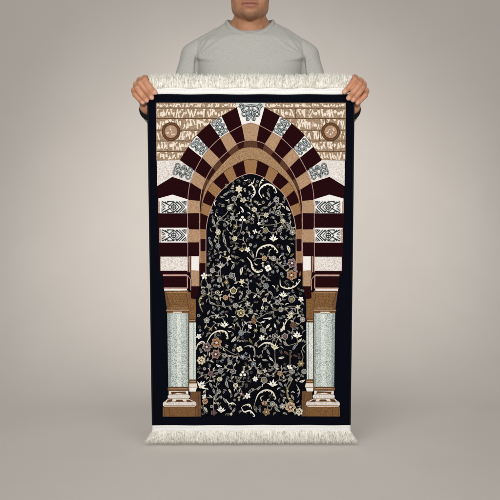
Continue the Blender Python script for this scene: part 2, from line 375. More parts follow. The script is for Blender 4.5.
B(188.8, 292, 196, 318.6, 'brown', 7, 189); B(188.6, 318.4, 196, 319.3, 'dkbrown', 9); B(188.8, 319.3, 195.6, 321, 'brown', 8); B(189.5, 319.6, 195.4, 320.7, 'tan', 9); B(189, 321.2, 195.8, 322.2, 'dkbrown', 9)
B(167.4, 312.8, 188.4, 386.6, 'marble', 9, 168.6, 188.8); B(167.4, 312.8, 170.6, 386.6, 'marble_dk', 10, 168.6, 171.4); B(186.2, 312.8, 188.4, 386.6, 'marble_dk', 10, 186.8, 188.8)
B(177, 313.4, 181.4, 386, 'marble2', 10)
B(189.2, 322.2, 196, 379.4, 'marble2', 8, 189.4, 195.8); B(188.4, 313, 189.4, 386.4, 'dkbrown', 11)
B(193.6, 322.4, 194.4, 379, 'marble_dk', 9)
B(189, 379, 196.4, 380, 'dkbrown', 9); B(189, 380, 196.4, 382.2, 'brown', 9); B(190, 380.6, 196, 381.4, 'tan', 10); B(189, 382.2, 196.6, 383, 'dkbrown', 9)
B(189.4, 383, 196.8, 387, 'cream', 9, 189, 197.6); B(189.4, 387.4, 196.8, 391, 'white', 9, 189.6, 195.8)
B(168, 386.4, 189, 387.3, 'dkbrown', 11); B(168, 387.3, 189, 389.6, 'brown', 11); B(170, 387.7, 187, 388.5, 'tan', 12); B(168, 389.6, 189, 390.3, 'dkbrown', 11)
B(169, 390.3, 188.4, 394.2, 'cream', 11); sh.sym([(171, 391.2), (185.6, 390.8), (186.6, 393.4), (178, 392.3), (172, 393.8)], 'dkbrown', 12)
def pill(x0, x1, y0, y1, m, lvl):
    h = (y1-y0)/2; yc = (y0+y1)/2
    p = [(x0+h-h*math.sin(a), yc-h*math.cos(a)) for a in [i*PI/6 for i in range(7)]]+[(x1-h+h*math.sin(a), yc+h*math.cos(a)) for a in [i*PI/6 for i in range(7)]]
    sh.sym(p, m, lvl)
pill(168, 190, 394, 398, 'speck', 13); sh.sym([(168, 398), (188.6, 398), (194.6, 401), (195.6, 404), (164, 404), (165, 401)], 'cream', 12)
pill(163, 196.6, 400.6, 406.4, 'speck', 13)
for q in ([(166.6, 402), (168, 399), (172, 398.4), (173, 399.2), (171, 401.4)], [(175, 401.2), (177, 399), (182.4, 399), (184.2, 401)], [(186.2, 399), (189.6, 399), (192.8, 401.4), (187.6, 401.6)]): sh.sym(q, 'dkbrown', 14)
for (yy, xa, xb) in ((394, 169, 189), (398, 168.4, 189.6), (401, 165.4, 194.6)):
    sh.ribbon([(xa, yy), (xb, yy)], .35, 'brown', 15); sh.ribbon([mir(xa, yy), mir(xb, yy)], .35, 'brown', 15)
sh.sym([(164.2, 404.6), (195.6, 404.6), (194.6, 405.8), (165.4, 405.8)], 'tan', 15)
for dy, m_ in ((292.4, 'tan'), (307.6, 'tan')):
    w_ = 1.2 if dy < 300 else 4; sh.ribbon([(165.6+w_, dy), (187.4, dy)], .6, m_, 12); sh.ribbon([mir(165.6+w_, dy), mir(187.4, dy)], .6, m_, 12)
B(190.6, 391, 200.6, 416, 'plinth', 8, 190, 201); sh.sym([(196, 391), (199.4, 394.5), (201, 400), (201.2, 416), (196, 416)], 'plinth', 7)
B(163, 406.2, 197, 416, 'brown', 10)
for x in (164.6, 169.8, 195.4): B(x, 406.4, x+.4, 416, 'dkbrown', 11)
B(163, 406.1, 197, 406.7, 'dkbrown', 12); sh.ribbon([(198.6, 394), (198.8, 416)], .4, 'dkbrown', 12); sh.ribbon([mir(198.6, 394), mir(198.8, 416)], .4, 'dkbrown', 12)

# ------------------------------------------------------------------ flowering field
occ = []; majors = []
def place(x, y, r): occ.append((x, y, r))
def leaf(x, y, ang, l, wd, m, lvl=8):
    ca, sa = math.cos(ang), math.sin(ang)
    pts = [(t*l-l/2, wd*math.sin(PI*t)**.8*(1 if s else -1)*(1.1-.4*t)) for s, ts in ((0, [0, .2, .45, .7, 1]), (1, [.7, .45, .2])) for t in ts]
    bend = rnd.uniform(-.12, .12)
    pts = [(a, b+bend*(a*a/l)*4) for a, b in pts]
    T = lambda a, b: (x+a*ca-b*sa, y+a*sa+b*ca)
    sh.poly([T(*p) for p in pts], m, lvl)
    sh.ribbon([T(-l*.35, bend*.4), T(0, 0), T(l*.3, bend*.4)], wd*.35, 'field' if rnd.random() < .6 else 'dim', lvl+1)
    place(x, y, l*.45)
def petals(x, y, r, n, m, lvl, rot=0, wd=.42, inner=.15):
    for k in range(n):
        a = rot+2*PI*k/n; ca, sa = math.cos(a), math.sin(a)
        sh.poly([(x+p*r*ca-q*r*sa, y+p*r*sa+q*r*ca) for p, q in [(inner, -.08), (.55, -wd*.62), (.85, -wd*.4), (1, 0), (.85, wd*.4), (.55, wd*.62), (inner, .08)]], m, lvl+k*.08)
def rosette(x, y, m='fgrey', r=2.9, c='field'):
    nl = rnd.choice([5, 5, 6, 7, 8]); rt = rnd.uniform(0, 6); st_ = rnd.random()
    if st_ < .4:
        petals(x, y, r*1.12, nl, m, 9, rt, .78); sh.disc(x, y, r*.6, m, 9.9, n=12)
    else: sh.disc(x, y, r, m, 9, n=36, lobes=nl, amp=rnd.uniform(.08, .2), rot=rt, ry=r*rnd.uniform(.85, 1.05))
    if st_ > .8:
        sh.disc(x, y, r*.7, 'dim', 10, n=24, lobes=nl, amp=.15, rot=rt); sh.disc(x, y, r*.35, m, 11, n=8); place(x, y, r+.6); return
    sh.disc(x, y, r*.66, c if rnd.random() < .6 else 'dim', 10, n=14)
    sh.disc(x, y, r*.52, m, 11, n=20, lobes=5, amp=.12); sh.disc(x, y, r*.25, rnd.choice(['fgold', 'fcream', 'dim', 'field']), 12, n=8); place(x, y, r+.6)
def star(x, y, m, r=3.8, n=6, c='fcream', out=None):
    rot = rnd.uniform(0, 1)
    if out: petals(x, y, r+.5, n, out, 8, rot, .62)
    petals(x, y, r, n, m, 9, rot, .5)
    if out: petals(x, y, r*.6, n, 'field', 10.5, rot, .3, .3)
    sh.disc(x, y, r*.26, c, 12, n=8); place(x, y, r+.4)
def lily(x, y, m='fwhite', r=4, ang=-90):
    for i, d in enumerate((-64, -34, 0, 34, 64)):
        a = math.radians(ang+d+rnd.uniform(-5, 5)); l = r*(1.2 if d == 0 else 1.0); ca, sa = math.cos(a), math.sin(a)
        bx, by = x-math.cos(math.radians(ang))*r*.55, y-math.sin(math.radians(ang))*r*.55
        sh.poly([(bx+p*l*ca-q*l*sa, by+p*l*sa+q*l*ca) for p, q in [(0, -.12), (.7, -.2), (1.3, .02), (.75, .2), (0, .12)]], m, 9+i*.12)
    sh.disc(bx, by, r*.3, 'fcream', 10, n=8); sh.disc(x, y, r*.16, 'field', 11, n=6); place(x, y, r+.6)
def palm(x, y, m='fgrey', r=3.4, ang=-90, c='fgold'):
    a0 = math.radians(ang); ca, sa = math.cos(a0), math.sin(a0)
    T = lambda p, q: (x+p*ca-q*sa, y+p*sa+q*ca)
    for s, mm, l in ((1, m, 9), (.72, 'field', 10), (.55, c, 11)):
        sh.poly([T(s*r*p, s*r*q) for p, q in [(-.8, 0), (-.6, .55), (0, .9), (.35, .8), (.5, .95), (.7, .55), (1.25, 0), (.7, -.55), (.5, -.95), (.35, -.8), (0, -.9), (-.6, -.55)]], mm, l)
    place(x, y, r+.5)
def dots(x, y, m='fwhite'):
    for a, b in ((-1.9, 1.2), (1.9, 1.2), (0, -1.5)): sh.disc(x+a, y+b, 1.35, m, 9, n=10); sh.disc(x+a, y+b, .4, 'fcream', 10, n=6)
    place(x, y, 3.4)
def quad(x, y, m='fwhite', r=3.6): petals(x, y, r, 4, m, 9, .3, .8, .1); sh.disc(x, y, .9, 'fgold', 12, n=8); place(x, y, r+.4)
def scroll(pts, m='fwhite', w0=1.7, teeth=4, lvl=8):
    w0 *= .8; m = {'fcream': 'fivory'}.get(m, m)
    q = spline(pts, 8)
    # curl the far end inwards
    (ax_, ay_), (bx_, by_) = q[-2], q[-1]; an = math.atan2(by_-ay_, bx_-ax_)
    cx = sum(p[0] for p in q)/len(q)-bx_; cy = sum(p[1] for p in q)/len(q)-by_
    sg = 1 if (math.cos(an)*cy-math.sin(an)*cx) > 0 else -1
    if w0 > 1.3:
        st = .55; px_, py_ = bx_, by_
        for k in range(6):
            an += sg*.62; px_ += st*math.cos(an); py_ += st*math.sin(an); q.append((px_, py_))
    wf = lambda t: w0*(.16+.72*math.sin(PI*min(1, t*.85+.1))**1.3); sh.ribbon(q, wf, m, lvl)
    for x, y in q[::4]: place(x, y, 2.0)
    n = len(q)
    for k in range(teeth):
        i = int(n*(.30+.5*k/max(1, teeth))); i = min(n-2, i); a, b = q[i], q[i+1]; dx, dy = b[0]-a[0], b[1]-a[1]; l = math.hypot(dx, dy) or 1
        s_ = sg; nx, ny = -dy/l*s_, dx/l*s_; L3 = rnd.uniform(2.2, 3.2)
        a2 = math.atan2(ny*.7+dy/l*.7, nx*.7+dx/l*.7); ca, sa = math.cos(a2), math.sin(a2)
        sh.poly([(a[0]+p*L3*ca-q_*sa, a[1]+p*L3*sa+q_*ca) for p, q_ in [(0, -.5), (.5, -.62), (1, .1), (.5, .45), (0, .4)]], m if k % 2 else 'fcream', lvl+.15)
def vine(pts, m='vine', wd=.65): sh.ribbon(spline(pts, 6), wd, m, 6)
# scrolls
scroll([(248, 186), (251, 184.5), (254, 188), (255, 193), (252.5, 197)]); scroll([(249, 186), (253, 183), (254.5, 178)], 'fcream', 1.2, 1)
scroll([(262, 198), (259, 192), (262, 186.5), (268, 184), (274, 187), (276.5, 192)], 'fwhite', 2.0, 4); scroll([(259, 187), (261, 181), (264, 178)], 'fcream', 1.2, 2)
scroll([(256, 257), (258, 250), (264, 245.8), (272, 245.4), (277.8, 251.5)], 'fcream', 2.2, 5)
scroll([(280, 279.5), (281, 286), (288, 288.4), (295, 286), (300, 280.4)], 'fcream', 1.8, 4)
scroll([(207, 342), (212, 334), (219, 330.6), (226, 332), (228, 338)], 'fcream', 2.0, 5)
scroll([(196.6, 349), (198, 344), (202.6, 341), (206, 344)], 'fcream', 1.6, 3)
scroll([(244, 347), (249, 345.6), (254, 348), (255, 356)], 'fgrey', 1.8, 2)
scroll([(258, 347.4), (264, 343.2), (270, 343), (275, 346.4)], 'fcream', 2.2, 4)
scroll([(255.4, 401), (258.4, 394), (265, 390), (272, 391.4), (275.8, 398)], 'fcream', 2.1, 5); scroll([(262, 401), (260.6, 397.5), (263.4, 395.5)], 'fcream', 1.1, 0)
scroll([(241.4, 407), (244, 411.4), (250, 410.4), (254.6, 415)], 'fwhite', 1.8, 2); scroll([(242, 406), (249, 404), (252, 409)], 'fcream', 1.4, 2)
scroll([(268.6, 319.6), (271, 318), (263.4, 318.6)], 'fwhite', 1.6, 0)
scroll([(305.6, 344), (302.4, 348), (305, 352.4)], 'fgrey', 1.2, 0)
scroll([(203, 312), (200.4, 306), (199.6, 299), (204, 294)], 'fgold', 2.0, 4)
scroll([(291, 382), (287.4, 389), (288, 397), (291.6, 402)], 'fgold', 2.4, 4); scroll([(296, 384), (299.5, 391), (297.5, 397)], 'fgrey', 1.4, 2)
scroll([(247, 257), (251, 262), (252.4, 268), (257, 272), (262, 271)], 'fcream', 2.2, 5)
scroll([(215.4, 206), (214.4, 203), (216.4, 200)], 'fwhite', 1.2, 0)
scroll([(240, 206.6), (242, 208.4), (243.4, 211)], 'fwhite', 1.8, 0)
scroll([(226, 399), (229, 403), (233, 402.6), (236, 405)], 'fwhite', 1.6, 3)
scroll([(283, 322), (284.4, 327), (281, 331), (287, 320)], 'fcream', 2.0, 2)
# rosettes
for x, y, m in [(234.2, 198.6, 'fgrey'), (243.2, 199.9, 'fcream'), (232.6, 217.8, 'fgrey'), (254.2, 209.5, 'fcream'), (266, 215, 'fcream'), (219.8, 218.6, 'fgrey'), (218.2, 231.9, 'fcream'),
 (234.7, 238.3, 'fcream'), (276.4, 199.4, 'fgrey'), (278, 213, 'fgrey'), (282.8, 221, 'fcream'), (279.3, 229.8, 'fgrey'), (292.4, 232.2, 'fgrey'), (218, 245.9, 'fblue'), (212.4, 270.2, 'fgrey'),
 (219.6, 279.8, 'fgrey'), (208.9, 285.9, 'fgrey'), (203.3, 291.8, 'fgrey'), (217.5, 292.3, 'fcream'), (225.5, 297.4, 'ftan'), (248.7, 291.8, 'fgrey'), (235.6, 305.4, 'fgrey'), (250.8, 311.5, 'fgrey'),
 (264.4, 258.2, 'ftan'), (273.6, 258.4, 'fgrey'), (266, 286, 'fblue'), (264.6, 299.8, 'fcream'), (277.6, 302.2, 'fgrey'), (280.8, 309.4, 'fgrey'), (206.8, 320, 'fgrey'), (254, 320.8, 'forange'),
 (241.2, 332.8, 'fblue'), (224.6, 355.2, 'fgrey'), (253.4, 364, 'fblue'), (233.2, 371.2, 'fgrey'), (210.8, 373.3, 'fpurp'), (302.4, 319.2, 'fgrey'), (292.8, 324.8, 'fbrown'), (274.9, 336, 'fgrey'),
 (276, 365.6, 'fgrey'), (280, 373.3, 'ftan'), (304, 371.2, 'fgrey'), (292, 371.2, 'fgrey'), (218.8, 391.3, 'fgrey'), (205.2, 400.9, 'ftan'), (235.6, 385.2, 'fcream'), (264.4, 402.8, 'ftan'),
 (272.5, 403.6, 'fgrey'), (213.7, 412.2, 'fpurp'), (290.4, 379, 'fgrey'), (230, 362.4, 'fgrey'), (219.8, 378.8, 'fcream'), (263, 330, 'fgrey')]: rosette(x, y, m, rnd.uniform(2.2, 2.9))
for x, y, m, r, n, o in [(239, 189, 'fcream', 3.8, 6, None), (235.8, 226.3, 'fgold', 2.8, 5, None), (259, 223.4, 'fwhite', 1.9, 5, None), (204.4, 275.8, 'fwhite', 3.5, 5, None), (226.5, 282.2, 'fgold', 2.4, 6, None),
 (242, 281.4, 'fcream', 3.0, 5, None), (247.6, 303.8, 'fgrey', 3, 5, None), (241, 313, 'fgold', 3.8, 7, 'fcream'), (247.6, 249.4, 'fwhite', 2.8, 5, None), (292, 263, 'fpurp', 4.6, 6, 'fgrey'), (291.4, 275, 'forange', 4.9, 6, 'ftan'),
 (216.6, 342.4, 'forange', 5.0, 6, 'ftan'), (206.8, 346.6, 'fpurp', 4.4, 6, 'fgrey'), (215.8, 353.8, 'fpurp', 4.4, 6, 'ftan'), (201.4, 360, 'fcream', 4.2, 7, 'fgold'), (255.6, 330.4, 'fgold', 2.2, 6, None), (262, 337.6, 'fwhite', 3, 5, None),
 (198.9, 336, 'fwhite', 2.9, 5, None), (242.8, 356.8, 'fblue', 2.8, 5, None), (300.8, 363.2, 'fgold', 3.6, 6, None), (255.2, 378.8, 'fwhite', 2.8, 6, None), (247.6, 395.6, 'fwhite', 3.2, 5, None), (266.4, 411.6, 'forange', 3.6, 5, 'fgold'),
 (290.4, 406.8, 'ftan', 5.0, 7, 'fcream'), (282.4, 406, 'fgrey', 3.2, 6, None), (299.2, 411.4, 'fcream', 3.8, 6, 'fgrey'), (264.8, 370.4, 'fcream', 2.4, 4, None), (300.8, 299, 'fwhite', 2.9, 5, None), (210.6, 328.6, 'fgold', 2.4, 4, None),
 (217.2, 316, 'fgrey', 3.0, 4, None), (255, 231.4, 'fwhite', 2.6, 4, None), (241.2, 393.4, 'fpurp', 2.8, 4, None), (228.4, 258.2, 'fcream', 3, 4, None), (298, 307, 'fcream', 2.6, 5, None)]: star(x, y, m, r, n, out=o)
for x, y, m, r, a in [(273.4, 238, 'fwhite', 4, -90), (220.4, 264.8, 'fgrey', 4.0, -95), (283.2, 294.2, 'fwhite', 3.9, -85), (224.4, 324, 'fwhite', 4.0, -90), (297.1, 334.4, 'fwhite', 4.2, -90), (274.9, 346.6, 'fcream', 3.8, -80),
 (202, 384.4, 'fwhite', 4.8, -50), (221.2, 409, 'fwhite', 3.9, -90), (272.8, 383, 'fwhite', 4.4, -85), (242, 249, 'fgold', 3.2, -90), (289.6, 315.4, 'fcream', 3.8, -160), (204, 396, 'fwhite', 2.6, -150), (255.2, 377.4, 'fcream', 1.6, -90), (289.6, 366.6, 'fwhite', 3.0, -60), (250, 326.4, 'fwhite', 2.4, -35)]: lily(x, y, m, r, a)
for x, y, m, r, a, c in [(265.4, 230.8, 'fgrey', 3.3, -70, 'fgold'), (229.4, 208, 'fgrey', 3.2, -60, 'fcream'), (231.6, 275.8, 'fgrey', 3.4, -40, 'fblue'), (233.4, 291, 'fcream', 3.9, -90, 'fgold'), (291.4, 299.4, 'fgrey', 3.8, -70, 'fgold'),
 (264, 379.4, 'fgrey', 3.6, 90, 'fgold'), (284.8, 336.8, 'fgrey', 3.5, -90, 'fpurp'), (220.4, 371, 'fgrey', 3, -60, 'fblue'), (291.4, 313.4, 'fgrey', 2.8, -90, 'fcream'), (269.4, 212, 'fgrey', .1, 0, 'fgold'), (250.4, 377.6, 'fgrey', .1, 0, 'fgold')]: palm(x, y, m, r, a, c)
majors = [(a, b, r) for a, b, r in occ if r > 2.6]
dots(242.5, 218.6); dots(242.8, 373.4); quad(268, 268); quad(239.6, 348.8, 'fcream', 3.2)
for x, y, a, l, m in [(226, 194, -30, 6, 'fgrey'), (222, 197, 20, 5, 'fgrey'), (213.4, 221.8, 70, 7, 'fgrey'), (268.6, 194.4, 60, 6, 'fgrey'), (269.6, 204, -60, 6, 'fgrey'), (265, 207.5, 0, 5, 'fgrey'), (287.6, 209, 50, 6, 'fcream'), (276, 222, 60, 5, 'fgrey'),
 (211, 243, 60, 7, 'fgrey'), (224.4, 240.6, 75, 8, 'fgrey'), (235.6, 247.8, -45, 6, 'fgrey'), (229, 250, 70, 6, 'fgrey'), (233.2, 266.2, -65, 7, 'fgrey'), (241.2, 271, 100, 8, 'fcream'), (289, 226, 60, 6, 'fgrey'), (282, 238, 40, 6, 'fgrey'),
 (288.8, 249, 70, 8, 'fcream'), (292, 255, -40, 5, 'fgold'), (258, 291, 65, 7, 'fgrey'), (211.6, 303, 20, 6, 'fgrey'), (223.6, 305, 65, 7, 'fgrey'), (230, 308, 60, 5, 'fgrey'), (299, 289, 40, 5, 'fbrown'), (295, 268.4, -40, 5, 'fgrey'),
 (240.6, 296.4, -60, 6, 'fgrey'), (255, 296, -50, 5, 'fwhite'), (271, 293, 50, 6, 'fgrey'), (234, 339.5, -50, 7, 'fcream'), (285.6, 344, 40, 7, 'fgrey'), (294.4, 346.6, -60, 7, 'fblue'), (286.4, 352.8, 40, 6, 'fbrown'), (295.4, 355.4, 20, 5, 'fbrown'),
 (290.5, 357, -60, 5, 'fbrown'), (281.4, 357.6, -10, 6, 'fcream'), (268, 352, 60, 6, 'fgrey'), (265, 360, 10, 6, 'fgrey'), (271, 359, 45, 5, 'fwhite'), (218.8, 365.8, 20, 6, 'fwhite'), (234, 356.6, 20, 5, 'fgrey'), (211, 385, 60, 6, 'fgrey'), (214, 391, 70, 6, 'fgrey'),
 (226.6, 384, 75, 8, 'fgrey'), (236, 394, -45, 6, 'fgrey'), (230, 391, 60, 5, 'fcream'), (259, 387.6, -40, 6, 'fgrey'), (280.6, 384, 50, 6, 'fgrey'), (302.4, 381, -20, 6, 'fwhite'), (234, 410, -55, 6, 'fgrey'), (225, 400, 60, 6, 'fgrey'), (206, 409, 55, 6, 'fcream'),
 (277, 409.6, 40, 7, 'fgrey'), (285, 413, 20, 5, 'fgrey'), (201, 407, -60, 5, 'fgrey'), (292.6, 397, 60, 6, 'fgrey'), (283, 391, 30, 5, 'fgrey'), (300, 340, -40, 5, 'fcream'), (268, 326, -50, 6, 'fcream'), (263, 322, 160, 5, 'fwhite'), (250.6, 341, 60, 6, 'fgold'),
 (275, 326, 70, 5, 'fwhite'), (245.6, 323, 50, 4, 'fwhite'), (230.6, 327, -20, 4, 'fcream'), (208.6, 312, -60, 5, 'fgrey'), (213, 312.6, 30, 4, 'fgrey'), (302, 327, 60, 5, 'fgrey'), (288, 286.6, 10, .3, 'fgrey'), (300, 274, 100, 5, 'fgold'), (296, 270.6, 30, 5, 'fgrey')]:
    leaf(x, y, math.radians(a), l*1.08, l*.20, {'fcream': 'fivory'}.get(m, m))
for p in [[(219.8, 218.6), (226, 214), (229.4, 208)], [(218.2, 231.9), (217, 225), (219.8, 218.6)], [(254.2, 209.5), (258, 217), (259, 223.4), (266, 225), (276, 224), (283, 221)], [(234.7, 238.3), (240, 233), (242.5, 221)], [(242.5, 219), (249, 220), (254, 214)],
 [(218, 245.9), (219, 238), (218.2, 232)], [(231.6, 275.8), (225, 276), (219.6, 279.8)], [(220.4, 268), (220.4, 274), (219.6, 279.8)], [(241.2, 332.8), (240, 327), (236.5, 323)], [(241.2, 332.8), (238, 337), (235, 341)], [(254, 320.8), (262, 316), (270, 312), (281, 309), (291, 306), (298, 307)],
 [(253.4, 364), (260, 371), (268, 376), (274, 373), (276, 365.6), (268, 355)], [(253.4, 364), (250, 369), (244, 372)], [(280, 373.3), (288, 371), (292, 371)], [(274.9, 350), (275, 358), (276, 365.6)], [(285, 340), (288, 345), (296, 343), (303, 340)], [(290.4, 379), (291, 374), (292, 371)],
 [(264.6, 299.8), (262, 308), (266, 312)], [(265.4, 286), (261, 280), (262, 276)], [(276, 262), (283, 268), (291, 275)], [(208.9, 285.9), (206, 280), (204.4, 276)], [(208.9, 286), (209, 296), (211.6, 303), (223, 306), (235.6, 305.4)], [(248.7, 291.8), (246, 299), (238, 303)], [(203, 291.8), (201, 284), (203, 278)],
 [(216.6, 342.4), (224, 348), (232, 353), (240, 356)], [(210.8, 373.3), (203, 375), (198, 378)], [(230, 362.4), (225, 367), (220.4, 371), (214, 373)], [(235.6, 385.2), (240, 379), (243, 375)], [(218.8, 391.3), (214, 399), (213.7, 410)], [(255.4, 401), (254, 408), (257, 412)], [(290.4, 379), (286, 386), (288, 390)],
 [(302.4, 319.2), (298, 313), (291, 316)], [(297, 338), (297.5, 344), (294, 347)], [(290, 352), (290, 362), (289.6, 366)], [(276.4, 199.4), (272, 203), (269, 206)], [(278, 213), (281, 217), (283, 221), (280, 229)], [(292.4, 232.2), (288, 227), (285, 222)], [(262, 337.6), (257, 342), (254, 346)],
 [(232.6, 217.8), (230, 223), (225, 226)], [(247, 395.6), (252, 391), (258, 388)], [(300.8, 363.2), (303, 357), (301, 350)], [(205.2, 400.9), (203, 408), (207, 413)]]: vine(p)
def clear(x, y): return x > (205 if y < 285 else 199) and 178 < y < 412 and x < 2*axis(y)-(205 if y < 285 else 199) and (y > 232 or math.hypot((x-250.8)/44, (y-232)/56) < .94)
linked = set()
for i, (x, y, r) in enumerate(majors):
    near = sorted(((math.hypot(x-a, y-b), j) for j, (a, b, q) in enumerate(majors) if j != i))[:2]
    for d, j in near:
        if (j, i) in linked or d > 19 or d < 5: continue
        linked.add((i, j)); a, b, q = majors[j]; mxx, myy = (x+a)/2, (y+b)/2; nx, ny = -(b-y)/d, (a-x)/d; sg = rnd.choice((-1, 1))*d*.22
        if not (clear(mxx, myy) and clear(x, y) and clear(a, b)): continue
        vine([(x, y), (mxx+nx*sg*.9+(x-a)*.12, myy+ny*sg*.9+(y-b)*.12), (mxx+nx*sg+(a-x)*.12, myy+ny*sg+(b-y)*.12), (a, b)], rnd.choice(['vine', 'fgrey', 'vine']), .5)
        an = math.atan2(b-y, a-x)
        for sd in (-1, 1):
            lx, ly = mxx+nx*(sg+sd*1.7)+(a-x)*.1*sd, myy+ny*(sg+sd*1.7)+(b-y)*.1*sd
            if clear(lx, ly) and min(math.hypot(lx-p, ly-q_)-r_ for p, q_, r_ in occ) > .5: leaf(lx, ly, an+sd*.9, 4.2, .75, rnd.choice(['fgrey', 'fivory', 'fcream', 'vine']))
# little fillers in the gaps between the motifs
for k in range(2600):
    y = rnd.uniform(176, 414.5); x = rnd.uniform(197, 304)
    xl = 197.5 if y > 288 else (207 if y > 228 else None)
    if y > 380: xl = 202.5
    if xl is None:
        c = [p for p in cE if abs(p[1]-y) < 3]; xl = (min(p[0] for p in c) if c else 245)+1.6
    if x < xl+.8 or x > 2*axis(y)-xl-.8: continue
    d = min(math.hypot(x-a, y-b)-r for a, b, r in occ)
    if d < 1.25: continue
    t = rnd.random(); a = rnd.uniform(0, 2*PI)
    m = rnd.choice(['fgrey', 'dim', 'vine', 'fblue', 'vine', 'dim', 'fgrey', 'fcream'])
    s = min(1.0, (d+1.2)/3.4)*.9
    if t < .58:
        sh.ribbon(spline([(x-2.4*s*math.cos(a), y-2.4*s*math.sin(a)), (x+.8*math.sin(a), y-.8*math.cos(a)), (x+2.2*s*math.cos(a+.5), y+2.2*s*math.sin(a+.5))], 4), .55, 'vine', 7, .4)
        leaf(x+1.6*s*math.cos(a+1.2), y+1.6*s*math.sin(a+1.2), a+.8, 3.8*s, 1.0*s, m)
        if rnd.random() < .6: leaf(x-1.5*s*math.cos(a+1.3), y-1.5*s*math.sin(a+1.3), a-.6, 3.4*s, .9*s, m)
        place(x, y, 2.2*s)
    elif t < .80: sh.ribbon(spline([(x-2.5*s*math.cos(a), y-2.5*s*math.sin(a)), (x+.9*math.sin(a), y-.9*math.cos(a)), (x+2.5*s*math.cos(a), y+2.5*s*math.sin(a))], 5), lambda q: .18+.75*math.sin(PI*q)**1.5, rnd.choice(['fcream', 'fgrey', 'fivory', 'fivory', 'vine']), 7, .3); place(x, y, 1.8)
    elif t < .95: sh.disc(x, y, 1.7*s, m, 9, n=20, lobes=5, amp=.2); sh.disc(x, y, .6*s, 'field', 10, n=6); place(x, y, 1.9)
    else: petals(x, y, 2.2*s, 4, m, 9, a, .6); place(x, y, 2)
# the field itself
fld = [(197, 300), (200, 279), (206, 277.9)]+cE
fld = [(202, 416), (201, 392), (197, 391)]+fld
sh.poly(fld+[mir(*p) for p in fld[::-1]][1:], 'field', 2)

bm = sh.bm
bmesh.ops.triangulate(bm, faces=[f for f in bm.faces if len(f.verts) > 4], ngon_method='EAR_CLIP')
for x in np.arange(-.30, .301, .05):
    bmesh.ops.bisect_plane(bm, geom=bm.verts[:]+bm.edges[:]+bm.faces[:], plane_co=(x, 0, 0), plane_no=(1, 0, 0), dist=1e-7)
for z in np.arange(.06, 1.18, .05):
    bmesh.ops.bisect_plane(bm, geom=bm.verts[:]+bm.edges[:]+bm.faces[:], plane_co=(0, 0, z), plane_no=(0, 0, 1), dist=1e-7)
for v in bm.verts: v.co.y += wave(v.co.x, v.co.z)
# pile body underneath: one dense slab
NX, NZ = 60, 100; TH = .0045
def edgeu(t): return (148.0+(152.8-148.0)*t, 353.8+(349.8-353.8)*t)
front = []; back = []
for j in range(NZ+1):
    t = j/NZ; v = 93.6+(425.6-93.6)*t; l, r = edgeu(t)
    fr = []; bk = []
    for i in range(NX+1):
        s = i/NX; x, z = P(l+(r-l)*s, v); e = min(s, 1-s); rd = .0022*max(0, 1-e*NX/1.0)
        y = wave(x, z)
        fr.append(bm.verts.new((x, y-.0030+rd, z))); bk.append(bm.verts.new((x, y+TH-rd, z)))
    front.append(fr); back.append(bk)
mn = sh.mi('navy'); mb = sh.mi('backing')
def fc(vs, m):
    f = bm.faces.new(vs); f.material_index = m; f.smooth = True
for j in range(NZ):
    for i in range(NX):
        fc([front[j][i], front[j+1][i], front[j+1][i+1], front[j][i+1]], mn)
        fc([back[j][i], back[j][i+1], back[j+1][i+1], back[j+1][i]], mb)
    fc([front[j][0], back[j][0], back[j+1][0], front[j+1][0]], mn); fc([front[j][NX], front[j+1][NX], back[j+1][NX], back[j][NX]], mn)
for i in range(NX):
    fc([front[0][i], front[0][i+1], back[0][i+1], back[0][i]], mn); fc([front[NZ][i], back[NZ][i], back[NZ][i+1], front[NZ][i+1]], mn)
rug = bpy.data.objects.new('prayer_rug', None); col.objects.link(rug); rug.location = (0, 0, .06)
tag(rug, 'navy prayer rug with striped burgundy arch, marble columns and white fringes, held upright', 'rug')
me = bpy.data.meshes.new('pile'); bm.to_mesh(me); bm.free()
for m in sh.mats: me.materials.append(M[m])
link('pile', me, None, rug)

def tubes(name, paths, m, parent, sides=5):
    V = []; F = []
    for pts, rad in paths:
        pts = [Vector(p) for p in pts]; n = len(pts); b0 = len(V)
        for i, p in enumerate(pts):
            t = (pts[min(n-1, i+1)]-pts[max(0, i-1)]).normalized()
            a = t.cross(Vector((0, 1, 0.01))).normalized(); b = t.cross(a); r = rad[i] if isinstance(rad, (list, tuple)) else rad
            for k in range(sides): V.append(p+a*r*math.cos(2*PI*k/sides)+b*r*math.sin(2*PI*k/sides))
        for i in range(n-1):
            for k in range(sides):
                k2 = (k+1) % sides; F.append((b0+i*sides+k, b0+i*sides+k2, b0+(i+1)*sides+k2, b0+(i+1)*sides+k))
        F.append(tuple(b0+k for k in range(sides))[::-1]); F.append(tuple(b0+(n-1)*sides+k for k in range(sides)))
    me = bpy.data.meshes.new(name); me.from_pydata([tuple(v) for v in V], [], F)
    return link(name, me, m, parent, True)
# overlocked side edges
for s in (0, 1):
    path = []
    for j in range(NZ+1):
        t = j/NZ; x, z = P(edgeu(t)[s], 93.6+332*t); path.append((x, wave(x, z)+.0008, z))
    tubes('edge_binding', [(path, .0032)], 'cord', rug, 8)
